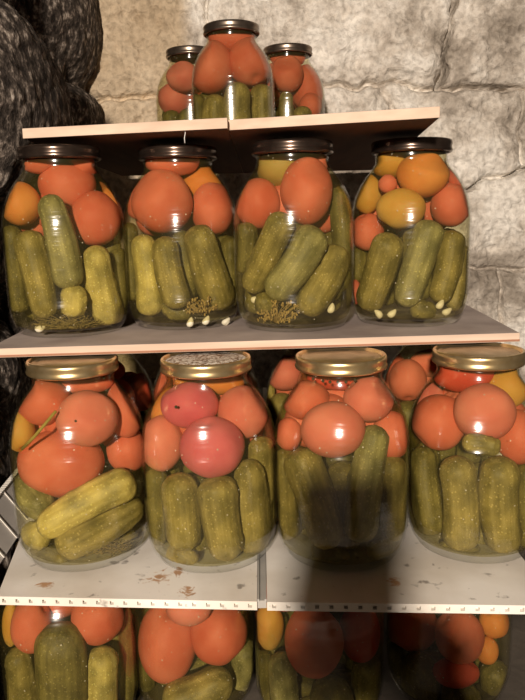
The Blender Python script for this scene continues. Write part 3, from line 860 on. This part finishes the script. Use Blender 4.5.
for q in (('E',53,380,'black peppercorn leftmost in the neck'), ('E',77,379,'large black peppercorn mid neck'), ('E',83,377,'black peppercorn touching the large one in the neck'), ('E',93,375,'black peppercorn right of middle in the neck'),
          ('E',104,378,'black peppercorn rightmost in the neck'), ('E',76,421,'black peppercorn on the central pink tomato'),
          ('F',221,378,'black peppercorn in the neck'), ('F',176,407,'black peppercorn on the magenta tomato'), 
          ('G',313,379,'leftmost of the peppercorns floating in a row'), ('G',323,381,'second from left of the row of peppercorns'), ('G',330,382,'third from left of the row of peppercorns'),
          ('G',338,382,'fourth from left of the row of peppercorns'), ('G',346,382,'fifth from left of the row of peppercorns'), ('G',355,380,'rightmost of the peppercorns floating in a row')):
    pepper(*q)
def herb(key, px, py, rx, ry, n, mt, name, label, seeds=True):
    jr = JARS[key]; rng = random.Random(px); mb = MB(); c0 = on_glass(key, px, py, .012); k_ = depth_of(c0)/FPX
    root = c0 - UP*ry*k_*.9 + FW*.01
    allp = []
    for i in range(n):
        a_ = rng.uniform(0, 6.283); q = math.sqrt(rng.random())
        e = c0 + RT*math.cos(a_)*rx*k_*q + UP*math.sin(a_)*ry*k_*q + FW*rng.uniform(-.009,.012)
        s_ = root + RT*rng.uniform(-.5,.5)*rx*k_ if not seeds else root
        m_ = (s_+e)/2 + UP*rng.uniform(0,.004) + RT*rng.uniform(-.003,.003)
        mb.tube([s_, m_, e], [.0004,.0004,.0003], 5)
        if seeds:
            for _ in range(3): mb.ball(e+np.array([rng.uniform(-.0025,.0025) for _ in range(3)]), rng.uniform(.0008,.0014), 6, 4, (1,1,1.5))
        else:
            for _ in range(4):
                f0 = s_+(e-s_)*rng.uniform(.3,1); mb.tube([f0, f0+np.array([rng.uniform(-.005,.005) for _ in range(3)])], [.0004,.0002], 4)
    o = mb.build(name, mt, None, True); o.data.transform(Matrix.Translation(-Vector(c0))); o.location = c0
    P = clampv(jr, [np.array(v.co)+c0 for v in o.data.vertices])
    for v, p in zip(o.data.vertices, P): v.co = Vector(p)-Vector(c0)
    tag(o, label+', '+JN[key], 'dill')
herb('C', 276, 312, 24, 12, 60, DILLTAN, 'dill_umbel', 'tan dill head with seeds at the bottom')
herb('A', 68, 322, 38, 9, 90, DILL, 'dill_sprig', 'tangled green dill along the bottom', False)
herb('B', 200, 306, 16, 9, 40, DILLTAN, 'dill_umbel', 'brown twiggy dill between the cucumbers')
herb('E', 110, 548, 30, 8, 60, DILL, 'dill_sprig', 'wispy dill at the lower right', False)
def stalk(key, pts, label, r=.0016):
    P = [on_glass(key, x, y, .002) for x, y in pts]; mb = MB(); mb.tube(P, [r]*len(P), 8)
    o = mb.build('dill_stalk', STALK, None, True); tag(o, label+', '+JN[key], 'dill')
stalk('E', [(22,449),(34,437),(46,423),(56,411)], 'thin olive dill stalk slanting between the tomatoes at left')
stalk('F', [(212,506),(220,520),(230,536),(242,550)], 'thin dark stalk slanting over the central cucumber', .0010)

# ------------------------------------------------------------------ ribbed plastic strip at left of the white shelf
mb = MB()
p0 = at_z(-14, 596, Z3); p1 = at_z(27, 553, Z3)
x0 = p0[0]-.012; x1 = x0-.028; y0 = p0[1]-.01; y1 = .90
def lean(x, y): return x - .05*(y-y0)
h = .034
mb.hexa([(lean(x0,y0),y0,Z3-.004),(lean(x0+.003,y0),y0,Z3-.004),(lean(x0+.003,y1),y1,Z3-.004),(lean(x0,y1),y1,Z3-.004),(lean(x0-.026,y0),y0,Z3+h),(lean(x0-.023,y0),y0,Z3+h),(lean(x0-.023,y1),y1,Z3+h),(lean(x0-.026,y1),y1,Z3+h)])
rs = bpy.data.objects.new('ribbed_strip', None); C.objects.link(rs); rs.location = (x0, y0, Z3)
def place_child(o):
    o.data.transform(Matrix.Translation((-x0,-y0,-Z3))); o.parent = rs
o = mb.build('strip_body', RIBM); place_child(o)
k = 0; y = y0
while y < y1-.004:
    mr = MB(); xa = lean(x0, y)
    mr.hexa([(xa+.003,y,Z3-.003),(xa+.0042,y,Z3-.003),(xa+.0042,y+.002,Z3-.003),(xa+.003,y+.002,Z3-.003),(xa-.023,y,Z3+h),(xa-.0218,y,Z3+h),(xa-.0218,y+.002,Z3+h),(xa-.023,y+.002,Z3+h)])
    o = mr.build('rib', RIBW); place_child(o); y += .046
mr = MB(); yy = y0
while yy < y1:
    mr.box(lean(x0,yy)-.0275, lean(x0,yy)-.0215, yy, yy+.0035, Z3+h, Z3+h+.0022); yy += .0055
o = mr.build('beaded_edge', RIBW); place_child(o)
tag(rs, 'grey ribbed plastic strip with a beaded edge left of the white shelf', 'strip')

# ------------------------------------------------------------------ photographer's phone and lamp behind the camera
def rounded_slab(w, h, t, r, n=6):
    ring = []
    for cx, cz, a0 in ((w/2-r, h/2-r, 0), (-w/2+r, h/2-r, 90), (-w/2+r, -h/2+r, 180), (w/2-r, -h/2+r, 270)):
        for i in range(n+1):
            a_ = math.radians(a0+90*i/n); ring.append((cx+r*math.cos(a_), cz+r*math.sin(a_)))
    m_ = len(ring); v = [(x, 0, z) for x, z in ring]+[(x, t, z) for x, z in ring]
    f = [tuple(range(m_)), tuple(range(2*m_-1, m_-1, -1))]+[(i, m_+i, m_+(i+1)%m_, (i+1)%m_) for i in range(m_)]
    return v, f
v, f = rounded_slab(.075, .155, .008, .011)
ph = mesh_obj('smartphone', [(x-.0295, y-.0125, z-.0815+ZO) for x, y, z in v], f, BLACKP, None, False)
tag(ph, 'black smartphone held upright in front of the shelves, taking the picture', 'phone')
hv, he, hr = [], [], []
def chain(start, pts):
    prev = start
    for x, y, z, r in pts:
        hv.append((x, y, z+ZO)); hr.append(r)
        if prev is not None: he.append((prev, len(hv)-1))
        prev = len(hv)-1
    return prev
chain(None, [(.052,-.055,-.225,.028), (.046,-.035,-.195,.029), (.036,-.008,-.160,.036), (.030,-.004,-.128,.032)])
chain(0, [(.085,-.12,-.265,.033), (.125,-.22,-.335,.041)])
for z0, z1, ln, r in ((-.106,-.109,.088,.0098),(-.127,-.131,.104,.0104),(-.148,-.153,.102,.0100),(-.168,-.174,.084,.0090)):
    chain(3 if z0 > -.13 else 2, [(.026,.010,z0,r*1.1), (.004,.0115,z1,r), (.026-ln,.0110,z1-.002,r*.95), (.014-ln,.004,z1-.003,r*.85)])
chain(3, [(.030,-.024,-.108,.0125), (.014,-.027,-.092,.011), (-.006,-.025,-.080,.0095)])
hv = [(x, y, z-.016) for x, y, z in hv]
hm = bpy.data.meshes.new('person'); hm.from_pydata(hv, he, []); hm.update()
ho = bpy.data.objects.new('person', hm); C.objects.link(ho)
sk = ho.modifiers.new('skin', 'SKIN'); sk.use_smooth_shade = True
for q, r in zip(hm.skin_vertices[0].data, hr): q.radius = (r, r)
hm.skin_vertices[0].data[0].use_root = True
ho.modifiers.new('sub', 'SUBSURF').levels = 1; ho.modifiers['sub'].render_levels = 2
hm.materials.append(simple('skin', (.48,.27,.19), (.56,.33,.24), 30, .5))
tag(ho, 'right hand and forearm of the person holding up the phone', 'person')
mb = MB(); mb.tube([(.082,-.112,-.260+ZO),(.125,-.22,-.335+ZO),(.20,-.40,-.43+ZO),(.30,-.55,-.40+ZO)], [.044,.050,.058,.06], 20)
sl = mb.build('sleeve', simple('dark_knit_sleeve', (.03,.03,.035), (.06,.06,.07), 90, .95), ho, True)
LAMP = (-.25, -1.30, ZO+.468)
ld = bpy.data.lights.new('cellar_bulb', 'POINT'); ld.energy = 300; ld.color = (1.0,.86,.72); ld.shadow_soft_size = .045
lo = bpy.data.objects.new('cellar_bulb', ld); C.objects.link(lo); lo.location = LAMP
W = bpy.data.worlds.new('world'); SC.world = W; W.use_nodes = True
W.node_tree.nodes['Background'].inputs[0].default_value = (1.0,.78,.60,1); W.node_tree.nodes['Background'].inputs[1].default_value = .045

SC.view_settings.view_transform = 'Standard'; SC.view_settings.look = 'None'; SC.view_settings.exposure = 0.0; SC.view_settings.gamma = 1; SC.view_settings.use_curve_mapping = False
cy = SC.cycles
cy.max_bounces = 10; cy.transparent_max_bounces = 40; cy.diffuse_bounces = 3; cy.glossy_bounces = 3
cy.use_denoising = True; cy.caustics_reflective = False; cy.caustics_refractive = False; cy.sample_clamp_indirect = 4
